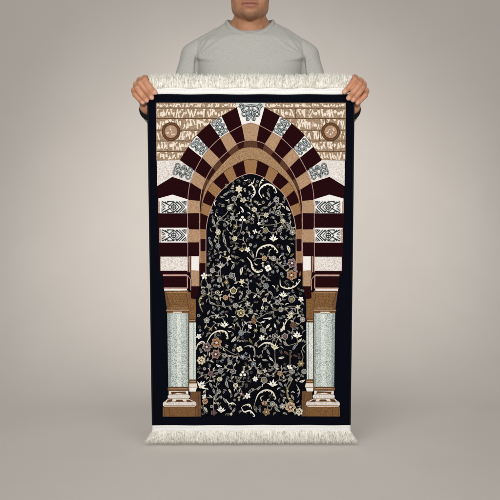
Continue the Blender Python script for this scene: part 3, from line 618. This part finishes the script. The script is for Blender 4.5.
# white webbing bands (two stitched folds) top and bottom
def bandmesh(v0, v1, t, name):
    l, r = edgeu(t); V = []; F = []; n = 60; h = 10
    for j in range(h+1):
        q = j/h; v = v0+(v1-v0)*q
        for i in range(n+1):
            x, z = P(l-.5+(r-l+1)*i/n, v)
            puff = .0016*abs(math.sin(PI*q*2))**.6 if name else 0
            V.append((x, wave(x, z)-.0036-puff+.0007*math.sin(x*60+q*3), z+.0006*math.sin(x*41)))
    m = len(V)
    for j in range(h+1):
        for i in range(n+1): a = V[j*(n+1)+i]; V.append((a[0], wave(a[0], a[2])+.0050, a[2]))
    for j in range(h):
        for i in range(n):
            a = j*(n+1)+i; F.append((a, a+n+1, a+n+2, a+1)); F.append((m+a, m+a+1, m+a+n+2, m+a+n+1))
    for i in range(n):
        F.append((i, i+1, m+i+1, m+i)); a = h*(n+1)+i; F.append((a, m+a, m+a+1, a+1))
    for j in range(h):
        a = j*(n+1); F.append((a, m+a, m+a+n+1, a+n+1)); a += n; F.append((a, a+n+1, m+a+n+1, m+a))
    me = bpy.data.meshes.new('webbing_band'); me.from_pydata(V, [], F); return link('webbing_band', me, 'band', rug, True)
bandmesh(87.6, 94.4, 0, 'a'); bandmesh(425.0, 430.8, 1, 'b')
# fringes
r2 = random.Random(3)
def fringe(v0, v1, t, up):
    l, r = edgeu(t); N = 900; paths = []
    for lay in range(3):
        ph = r2.uniform(0, 6)
        for i in range(N):
            s = (i+r2.uniform(0, 1))/N; u = l+(r-l)*s
            clump = .9*math.sin(u*.55+ph)+.7*math.sin(u*1.3+ph*2)+.4*math.sin(u*2.9+ph)
            e = (s-.5)*2
            if up: du = clump*1.2+r2.gauss(0, 1.1)-2.2*e*abs(e)**6; dv = (v1-v0)*(1+r2.gauss(-.05, .075))+.5*math.sin(u*.09+1)+.4*math.sin(u*.8)
            else: du = clump*1.0+r2.gauss(0, .9)+7.5*e*abs(e)**11+1.2*e; dv = (v1-v0)*(1+r2.gauss(-.05, .05))
            pts = []
            bow = r2.gauss(0, .7); yb = .0015-lay*.0028; yo = r2.gauss(0, .003)
            for k in range(6):
                q = k/5; x, z = P(u+du*q**1.4+bow*math.sin(PI*q), v0+dv*q)
                if z < .002: z = .002
                pts.append((x, yb+yo*q+wave(x, max(.06, min(1.17, z)))*(1-.5*q)-.002*math.sin(PI*q), z))
            paths.append((pts, [.00075, .0009, .00085, .0008, .0007, .0004]))
    return tubes('fringe', paths, 'fringe', rug, 4)
fringe(89, 74.8, 0, True); fringe(429.6, 443.4, 1, False)

# ------------------------------------------------------------------ the man
def cone_cap(V, F, a, b, ra, rb, sides=16, flat=1.0, fdir=None):
    a, b = Vector(a), Vector(b); t = (b-a); L = t.length; t.normalize()
    u = (fdir or Vector((0, 1, 0))).cross(t)
    if u.length < .1: u = Vector((1, 0, 0)).cross(t)
    u.normalize(); w_ = t.cross(u); rings = []
    for i in range(7): th = PI/2*(i/7); rings.append((-ra*math.cos(th), ra*math.sin(th)))
    rings[0] = (-ra, ra*.02)
    for q in (0, .25, .5, .75, 1): rings.append((L*q, ra+(rb-ra)*q))
    for i in range(1, 8): th = PI/2*(i/7); rings.append((L+rb*math.sin(th), max(rb*.02, rb*math.cos(th))))
    b0 = len(V)
    for s, r in rings:
        for k in range(sides):
            th = 2*PI*k/sides; V.append(tuple(a+t*s+u*r*math.cos(th)+w_*r*flat*math.sin(th)))
    n = len(rings)
    for i in range(n-1):
        for k in range(sides):
            k2 = (k+1) % sides; F.append((b0+i*sides+k, b0+i*sides+k2, b0+(i+1)*sides+k2, b0+(i+1)*sides+k))
    F.append(tuple(b0+k for k in range(sides))[::-1]); F.append(tuple(b0+(n-1)*sides+k for k in range(sides)))
def ell(V, F, c, r, rot=(0, 0, 0), nu=24, nv=16):
    R = Matrix.Rotation(rot[2], 3, 'Z') @ Matrix.Rotation(rot[1], 3, 'Y') @ Matrix.Rotation(rot[0], 3, 'X')
    b0 = len(V); c = Vector(c)
    for j in range(nv+1):
        ph = PI*(.01+.98*j/nv)
        for i in range(nu):
            th = 2*PI*i/nu; V.append(tuple(c+R @ Vector((r[0]*math.sin(ph)*math.cos(th), r[1]*math.sin(ph)*math.sin(th), r[2]*math.cos(ph)))))
    for j in range(nv):
        for i in range(nu):
            i2 = (i+1) % nu; F.append((b0+j*nu+i, b0+(j+1)*nu+i, b0+(j+1)*nu+i2, b0+j*nu+i2))
    F.append(tuple(b0+i for i in range(nu))); F.append(tuple(b0+nv*nu+i for i in range(nu))[::-1])
def loft(V, F, rings):                              # rings: lists of equal length
    b0 = len(V); n = len(rings[0])
    for r in rings: V.extend([tuple(p) for p in r])
    for j in range(len(rings)-1):
        for i in range(n):
            i2 = (i+1) % n; F.append((b0+j*n+i, b0+j*n+i2, b0+(j+1)*n+i2, b0+(j+1)*n+i))
    F.append(tuple(b0+i for i in range(n))[::-1]); F.append(tuple(b0+(len(rings)-1)*n+i for i in range(n)))
def remesh(V, F, voxel, smooth=2, fac=.5):
    me = bpy.data.meshes.new('tmp'); me.from_pydata(V, [], F); me.update()
    b = bmesh.new(); b.from_mesh(me); bmesh.ops.recalc_face_normals(b, faces=b.faces); b.to_mesh(me); b.free()
    o = bpy.data.objects.new('tmp', me); col.objects.link(o)
    m = o.modifiers.new('r', 'REMESH'); m.mode = 'VOXEL'; m.voxel_size = voxel; m.adaptivity = 0
    s = o.modifiers.new('s', 'SMOOTH'); s.factor = fac; s.iterations = smooth
    dg = bpy.context.evaluated_depsgraph_get(); dg.update()
    out = bpy.data.meshes.new_from_object(o.evaluated_get(dg), depsgraph=dg)
    bpy.data.objects.remove(o); bpy.data.meshes.remove(me)
    return out
def coords(me):
    a = np.empty(len(me.vertices)*3, np.float32); me.vertices.foreach_get('co', a); return a.reshape(-1, 3).astype(np.float64)
def setco(me, a): me.vertices.foreach_set('co', a.astype(np.float32).ravel()); me.update()
def normals(me):
    a = np.empty(len(me.vertices)*3, np.float32); me.vertices.foreach_get('normal', a); return a.reshape(-1, 3).astype(np.float64)

man = bpy.data.objects.new('person', None); col.objects.link(man); man.location = (0, .32, 0)
tag(man, 'man in light grey crew neck top holding up the rug by its upper corners', 'person')

V = []; F = []
HC = Vector((.0, .0, .0))
hy = .315                                           # head centre depth
chz = 1.433                                         # chin tip height
# cranium, face, jaw
ell(V, F, (0, hy+.012, chz+.150), (.077, .094, .090)); ell(V, F, (0, hy-.018, chz+.108), (.0675, .080, .088))
ell(V, F, (0, hy-.022, chz+.066), (.0655, .072, .056)); ell(V, F, (0, hy-.046, chz+.047), (.045, .052, .036)); ell(V, F, (0, hy-.074, chz+.033), (.025, .026, .024))
for s in (-1, 1):
    cone_cap(V, F, (s*.0500, hy+.010, chz+.052), (s*.012, hy-.072, chz+.031), .0150, .0135)
    cone_cap(V, F, (s*.060, hy+.018, chz+.11), (s*.0525, hy+.010, chz+.050), .012, .0145)
    ell(V, F, (s*.046, hy-.058, chz+.088), (.022, .020, .022))                              # cheek
    ell(V, F, (s*.077, hy+.018, chz+.128), (.006, .018, .030), (math.radians(-10), 0, s*.35))  # ear
    ell(V, F, (s*.031, hy-.078, chz+.122), (.014, .012, .010))                              # eyeball and lid
    cone_cap(V, F, (s*.012, hy-.091, chz+.143), (s*.048, hy-.078, chz+.142), .0075, .006)   # brow
    ell(V, F, (s*.0125, hy-.099, chz+.083), (.009, .011, .008))                             # nostril wing
cone_cap(V, F, (0, hy-.090, chz+.132), (0, hy-.112, chz+.086), .008, .0105)
ell(V, F, (0, hy-.078, chz+.058), (.032, .022, .022))                                       # mouth mound
# neck and shoulders under the shirt
cone_cap(V, F, (0, hy+.025, chz+.06), (0, hy+.030, chz-.08), .0555, .059, 24)
for s in (-1, 1):
    cone_cap(V, F, (s*.026, hy+.042, chz+.02), (s*.075, hy+.042, chz-.062), .036, .034)
    cone_cap(V, F, (s*.050, hy+.020, chz+.015), (s*.014, hy-.035, chz-.075), .011, .011)    # neck tendon
    cone_cap(V, F, (s*.02, hy-.010, chz-.085), (s*.17, hy+.018, chz-.075), .022, .028)
ell(V, F, (0, hy-.022, chz-.028), (.016, .014, .018))
ell(V, F, (0, .335, 1.20), (.165, .095, .20)); ell(V, F, (0, .335, 1.0), (.14, .085, .16)); ell(V, F, (0, .34, .87), (.155, .10, .12))
for s in (-1, 1):                                   # thighs and shins under the trousers
    cone_cap(V, F, (s*.085, .34, .84), (s*.095, .33, .47), .078, .054); cone_cap(V, F, (s*.095, .33, .47), (s*.10, .35, .09), .050, .036)
    cone_cap(V, F, (s*.10, .35, .065), (s*.115, .20, .045), .033, .028)

# arms: shoulder, elbow behind the rug, wrist at its corner
SH = Vector((.208, .348, 1.320)); EL = Vector((.276, .315, 1.045)); WR = Vector((.340, .052, 1.128)); UA = Vector((.234, .328, 1.21))
def mx(p, s): return (p[0]*s, p[1], p[2])
# right-side (image right) hand built at +x; s=-1 mirrors it
HAND = {  # mcp, pip, dip, tip, radii
 'index':  [(.342, .014, 1.214), (.337, -.020, 1.205), (.3205, -.0235, 1.182), (.3065, -.0160, 1.1675), (.0098, .0090, .0082, .0074)],
 'middle': [(.357, .010, 1.207), (.350, -.026, 1.194), (.331, -.0285, 1.168), (.3175, -.0185, 1.1510), (.0100, .0095, .0085, .0077)],
 'ring':   [(.369, .010, 1.193), (.3625, -.020, 1.179), (.346, -.0230, 1.155), (.3345, -.0145, 1.142), (.0098, .0090, .0080, .0072)],
 'little': [(.377, .014, 1.176), (.371, -.010, 1.160), (.357, -.0160, 1.144), (.3475, -.0105, 1.136), (.0088, .0080, .0072, .0064)],
}
NAILS = []
for s in (-1, 1):
    UB = Vector(mx(UA, s))+Vector((s*.003, .010, 0)); cone_cap(V, F, mx(SH, s), UB, .028, .024); cone_cap(V, F, UB, mx(EL, s), .024, .030); cone_cap(V, F, mx(EL, s), mx(WR, s), .031, .026)
    jit = Vector((0, 0, 0)) if s < 0 else Vector((-.001, 0, .0015))
    wr = Vector(mx(WR, s))
    for nm, (a, b, c, d, r) in HAND.items():
        a, b, c, d = [Vector(mx(q, s))+jit*(1 if nm in ('index', 'ring') else -1) for q in (a, b, c, d)]
        r = [q*1.13 for q in r]; cone_cap(V, F, a, b, r[0], r[1]); cone_cap(V, F, b, c, r[1], r[2]); cone_cap(V, F, c, d, r[2], r[3])
        ell(V, F, b+Vector((s*.001, -.001, .001)), (r[1]*1.06,)*3)
        cone_cap(V, F, wr+(a-wr)*.02+Vector((0, 0, .004)), a, .0185, r[0]+.0022)            # metacarpal
        NAILS.append((d+(d-c).normalized()*r[3]*.15+Vector((0, -r[3]*.92, 0))+Vector((0, 0, .0)), (d-c).normalized(), r[3], s))
    ell(V, F, mx((.356, .030, 1.165), s), (.020, .020, .034), (0, s*.45, 0))
    # thumb: leaves the side of the palm and presses behind the rug
    cone_cap(V, F, mx((.338, .040, 1.150), s), mx((.322, .034, 1.176), s), .017, .0125)
    cone_cap(V, F, mx((.322, .034, 1.176), s), mx((.303, .024, 1.186), s), .0118, .0102); cone_cap(V, F, mx((.303, .024, 1.186), s), mx((.285, .0185, 1.183), s), .0102, .0085)
body_me = remesh(V, F, .0021, 4, .5)
co = coords(body_me)
ne = len(body_me.edges); ed = np.empty(ne*2, np.int32); body_me.edges.foreach_get('vertices', ed); ed = ed.reshape(-1, 2)
deg = np.bincount(ed.ravel(), minlength=len(co))[:, None].clip(1)
hm = np.clip((co[:, 2]-(chz-.10))/.02, 0, 1)*(np.abs(co[:, 0]) < .2); nosem = np.clip(1-np.exp(-((co[:, 2]-(chz+.11))/.03)**2)*(co[:, 1] < hy-.06)*.9, 0, 1); hm = (hm*nosem)[:, None]
for _ in range(46):                                 # melt the facial volumes together
    acc = np.zeros_like(co)
    for k in range(3):
        acc[:, k] = np.bincount(ed[:, 0], co[ed[:, 1], k], len(co))+np.bincount(ed[:, 1], co[ed[:, 0], k], len(co))
    co += (acc/deg-co)*.6*hm
# facial sculpt
x = co[:, 0]; yy = co[:, 1]-hy; zz = co[:, 2]-chz
frontf = np.clip((-.045-yy)/.02, 0, 1)
mz = .0570
lipline = mz+.0012*np.cos(x/.006)*0-.0022*np.exp(-(x/.006)**2)*0+.0018*(np.abs(x)/.026)**2*0
wide = np.clip(1-(np.abs(x)/.031)**2, 0, 1)
up = np.exp(-((zz-(mz+.0062))/.0040)**2)*wide**.6; lo = np.exp(-((zz-(mz-.0082))/.0058)**2)*np.clip(1-(np.abs(x)/.026)**2, 0, 1)**.6
crease = np.exp(-((zz-lipline)/.0016)**2)*np.clip(1-(np.abs(x)/.031)**2, 0, 1)**.5
mento = np.exp(-((zz-(mz-.019))/.005)**2)*np.exp(-(x/.022)**2)
phil = np.exp(-(x/.0032)**2)*np.exp(-((zz-(mz+.017))/.006)**2)
nas = np.exp(-((np.abs(x)-(.026+(mz+.022-zz)*.35))/.003)**2)*np.exp(-((zz-(mz+.016))/.014)**2)
eye = np.exp(-((np.abs(x)-.031)/.012)**2)*np.exp(-((zz-.1215)/.0016)**2)
disp = frontf*(.0030*up+.0038*lo-.0042*crease-.0028*mento-.0012*phil-.0016*nas-.0014*eye)
co[:, 1] -= disp
setco(body_me, co)
# tone
base = np.array(lin((192, 141, 109))[:3]); tone = np.tile(base, (len(co), 1))
def blend(w_, c): 
    global tone
    c = np.array(lin(c)[:3]); w2 = np.clip(w_, 0, 1)[:, None]; tone = tone*(1-w2)+c*w2
isf = (zz > -.03) & (np.abs(x) < .1)
stub = np.exp(-((zz-(mz+.016))/.008)**2)*np.clip(1-(np.abs(x)/.034)**2, 0, 1)*.6+np.exp(-((zz-.016)/.020)**2)*np.clip(1-(np.abs(x)/.05)**2, 0, 1)*.42
stub = stub*np.random.default_rng(4).uniform(.45, 1.35, len(co))
blend(np.where(isf, stub*frontf, 0), (104, 80, 68))
lipw = np.clip((np.clip(1-(np.abs(x)/.0315)**2, 0, 1)**.6*np.where(zz > mz, .0092, .0150)-np.abs(zz-mz))/.0022, 0, 1)
blend(np.where(isf, lipw*np.clip((-.06-yy)/.01, 0, 1)*.8, 0), (172, 110, 98))
blend(np.where(isf, crease*frontf*.75, 0), (86, 44, 40))
brow = np.exp(-((zz-.1465)/.0036)**2)*np.clip((1-((np.abs(x)-.031)/.021)**2)*3, 0, 1); blend(np.where(isf, brow*frontf, 0), (26, 20, 17))
blend(np.where(isf, eye*frontf*1.2, 0), (22, 16, 14))
hand = (np.abs(co[:, 0]) > .27) & (co[:, 1] < .07)
blend(np.where(hand, .4, 0), (206, 150, 120))
for p, t, r, s in NAILS:
    d = co-np.array(p); al = d @ np.array(t); pe = np.sqrt(np.maximum(0, (d**2).sum(1)-al**2)); tipd = co-np.array(p-Vector((0, -r*.92, 0)))
    wt = np.exp(-((np.sqrt((tipd**2).sum(1))/(r*1.9))**4)); blend(wt*.3, (226, 160, 138))
    nail = np.clip((1-(al/(r*.95))**4-(pe/(r*.72))**4)*3, 0, 1); nail = np.where((d[:, 1] < r*.55), nail, 0); blend(nail*.6, (236, 192, 176))
for nm, (a, b, c, d_, r) in HAND.items():
    for s in (-1, 1):
        for q, rr in ((b, .006), (c, .0035)):
            dd = np.sqrt(((co-np.array(mx(q, s))-np.array((0, -.008, 0)))**2).sum(1)); blend(np.exp(-(dd/rr)**2)*.4, (186, 118, 94))
at = body_me.color_attributes.new('tone', 'FLOAT_COLOR', 'POINT')
at.data.foreach_set('color', np.concatenate([tone, np.ones((len(tone), 1))], 1).astype(np.float32).ravel())
body_me.materials.clear(); link('body', body_me, 'skin', man, True)

# hair: a cropped cap that follows the skull
V = []; F = []
ell(V, F, (0, hy+.020, chz+.160), (.083, .096, .088), nu=40, nv=30); ell(V, F, (0, hy+.045, chz+.115), (.076, .066, .075), nu=40, nv=30)
me = remesh(V, F, .004, 3); h = coords(me); yy = h[:, 1]-hy; zz = h[:, 2]-chz
b = bmesh.new(); b.from_mesh(me); b.verts.ensure_lookup_table()
kill = [v for v in b.verts if (v.co.y-hy < -.040 and v.co.z-chz < .182) or (v.co.y-hy < .030 and v.co.z-chz < .118) or v.co.z-chz < .100]
bmesh.ops.delete(b, geom=kill, context='VERTS')
rr = random.Random(5)
for v in b.verts: v.co += v.normal*rr.uniform(0, .003)
b.to_mesh(me); b.free(); me.materials.clear(); link('hair', me, 'hair', man, True)

# shirt: torso loft + sleeves
V = []; F = []; n = 72
def ringp(z, hx, hyy, cy, e=2.4, dz=None, cx=0):
    out = []
    for i in range(n):
        a = 2*PI*i/n; c, s_ = math.cos(a), math.sin(a)
        px = cx+hx*abs(c)**(2/e)*(1 if c > 0 else -1); py = cy+hyy*abs(s_)**(2/e)*(1 if s_ > 0 else -1)
        out.append((px, py, z+(dz(px, py) if dz else 0)))
    return out
sl = lambda k: (lambda px, py: -k*abs(px))
rings = [ringp(.80, .170, .115, .34), ringp(.86, .172, .118, .34), ringp(.95, .165, .112, .335), ringp(1.05, .168, .113, .333), ringp(1.15, .176, .120, .33), ringp(1.22, .183, .122, .33),
         ringp(1.28, .188, .118, .333), ringp(1.32, .195, .110, .337)]
shr = ringp(1.376, .192, .092, .343, 2.4, lambda px, py: -.10*abs(px)+.012)
rings.append(shr)
def collar(i): 
    a = 2*PI*i/n; return (.084*math.cos(a), .336+.075*math.sin(a), 1.4465-.056*max(0, -math.sin(a))**1.3+.006*max(0, math.sin(a)))
for q in (.3, .6, .85, 1):
    rings.append([tuple(shr[i][k]*(1-q)+collar(i)[k]*q+(.006*math.sin(PI*q) if k == 2 else 0) for k in range(3)) for i in range(n)])
loft(V, F, rings)
for s in (-1, 1):
    a, e, w_ = mx(SH, s), mx(EL, s), mx(WR, s)
    cone_cap(V, F, (s*.202, .338, 1.320), mx(UA, s), .050, .0425, 24); cone_cap(V, F, mx(UA, s), e, .0425, .046, 24)
    wv = Vector(w_)+(Vector(e)-Vector(w_)).normalized()*.062+Vector((0, 0, -.006)); cone_cap(V, F, e, wv, .046, .034, 24)
    cone_cap(V, F, (s*.11, .342, 1.384), (s*.202, .339, 1.322), .044, .050, 24)
me = remesh(V, F, .0031, 12, .5); c = coords(me); nn = normals(me)
X, Y, Z = c.T
def gn(f, p): return np.sin(X*f[0]+Y*f[1]+Z*f[2]+p)
amp = .0016*gn((21, 8, 30), .3)*gn((9, 3, -17), 1.1)+.0014*gn((-34, 5, 41), 2)*gn((13, 0, 9), .2)
# drag lines from armpit to collar and armpit pinches
for s in (-1, 1):
    px, pz = s*.190, 1.31
    dx = (X-px)*s; dz = Z-pz
    arm = np.exp(-(((X-s*(.190+.05*(1.30-Z)))/.0055)**2))*np.clip((1.325-Z)/.03, 0, 1)*(Y < .32); amp += -.016*arm
    
    for k, (ang, ln) in enumerate([(.35, .10), (.62, .15), (.95, .11), (1.25, .08), (-.15, .09), (.1, .06)]):
        ux, uz = -math.cos(ang), math.sin(ang); t = dx*ux+dz*uz; o = dx*(-uz)+dz*ux
        amp += .0065*np.exp(-(o/.0055)**2)*np.clip(t/.02, 0, 1)*np.clip(1-t/ln, 0, 1)*(Y < .34)
    amp += -.0022*np.exp(-((X*s-.186-.06*(1.385-Z))/.0028)**2)*np.clip((Z-1.29)/.02, 0, 1)*(Y < .36)
    amp += .0028*np.sin((Z*70+dx*90))*np.exp(-(((X-s*.225)/.03)**2))*np.clip((1.33-Z)/.06, 0, 1)*(Y < .34)
    # sleeve folds around the elbow and below
    amp += .0022*np.sin((Z-1.0)*150+Y*60)*np.clip((1.2-Z)/.08, 0, 1)*(np.abs(X) > .22)
c += nn*amp[:, None]; setco(me, c)
me.materials.clear(); shirt = link('long_sleeve_top', me, 'shirt', man, True)
# collar rib follows the neckline
V = []; F = []; nt = 12; NS = 144; rings = []
for i in range(NS):
    a = 2*PI*i/NS
    def C(k, dz): return Vector((.084*math.cos(a)*k, .336+.075*math.sin(a)*k, 1.4465-.056*max(0, -math.sin(a))**1.3+.006*max(0, math.sin(a))+dz))
    p = C(1.015, .0005); ax = (C(1.09, -.010)-C(.94, .008)).normalized(); tn = Vector((-math.sin(a), math.cos(a), 0)); up_ = ax.cross(tn).normalized()
    rings.append([p+ax*.0092*math.cos(2*PI*k/nt)+up_*.0034*math.sin(2*PI*k/nt) for k in range(nt)])
for r in rings: V.extend([tuple(q) for q in r])
for i in range(NS):
    j = (i+1) % NS
    for k in range(nt): k2 = (k+1) % nt; F.append((i*nt+k, i*nt+k2, j*nt+k2, j*nt+k))
me = bpy.data.meshes.new('collar'); me.from_pydata(V, [], F); link('collar', me, 'rib', shirt, True)
# black cuffs at the wrists
for s in (-1, 1):
    w_ = Vector(mx(WR, s)); e = Vector(mx(EL, s)); d = (e-w_).normalized()
    V = []; F = []; u = Vector((0, 0, 1)).cross(d).normalized(); v = d.cross(u); nt = 28
    for q, r in [(.014, .012), (.006, .0285), (.009, .0320), (.015, .0335), (.026, .0345), (.031, .033)]:
        for k in range(nt): a = 2*PI*k/nt; V.append(tuple(w_+d*q+Vector((0, 0, -.004))+u*r*math.cos(a)+v*r*1.02*math.sin(a)))
    for j in range(5):
        for k in range(nt): k2 = (k+1) % nt; F.append((j*nt+k, j*nt+k2, (j+1)*nt+k2, (j+1)*nt+k))
    me = bpy.data.meshes.new('cuff'); me.from_pydata(V, [], F); link('cuff', me, 'black', man, True)
# trousers and shoes (hidden behind the rug, still there)
V = []; F = []
loft(V, F, [ringp(.70, .165, .115, .34), ringp(.78, .178, .122, .342), ringp(.86, .172, .118, .34), ringp(.93, .158, .106, .336)])
for s in (-1, 1):
    cone_cap(V, F, (s*.088, .342, .80), (s*.097, .335, .47), .092, .070, 28); cone_cap(V, F, (s*.097, .335, .47), (s*.102, .350, .12), .070, .058, 28)
me = remesh(V, F, .006, 6); c = coords(me); nn = normals(me); Z = c[:, 2]
c += nn*(.003*np.sin(Z*60+c[:, 0]*20)*np.exp(-((Z-.14)/.07)**2)+.002*np.sin(Z*45+c[:, 1]*30)*np.exp(-((Z-.48)/.08)**2))[:, None]; setco(me, c); me.materials.clear(); link('trousers', me, 'trouser', man, True)
for s in (-1, 1):
    V = []; F = []
    cone_cap(V, F, (s*.102, .355, .062), (s*.118, .175, .042), .040, .036, 24, .9); cone_cap(V, F, (s*.102, .355, .10), (s*.102, .352, .06), .042, .042, 24)
    ell(V, F, (s*.110, .25, .055), (.042, .09, .038), (0, 0, s*.08))
    V = [(a, b, max(.012, c)) for a, b, c in V]
    me = remesh(V, F, .004, 3); me.materials.clear(); sho = link('shoe', me, 'shoe', man, True)
    V = []; F = []; rr_ = []
    for z, k in ((-.004, 1), (.010, 1.02), (.016, 1.0)):
        rr_.append([(s*(.110-(.09-.0)*0)+.044*k*math.cos(a)*(1 if math.sin(a) < 0 else .88)+s*.008*-math.sin(a), .265+.132*k*math.sin(a), z) for a in [2*PI*i/40 for i in range(40)]])
    loft(V, F, rr_); me = bpy.data.meshes.new('sole'); me.from_pydata(V, [], F); link('sole', me, 'sole', sho, True)
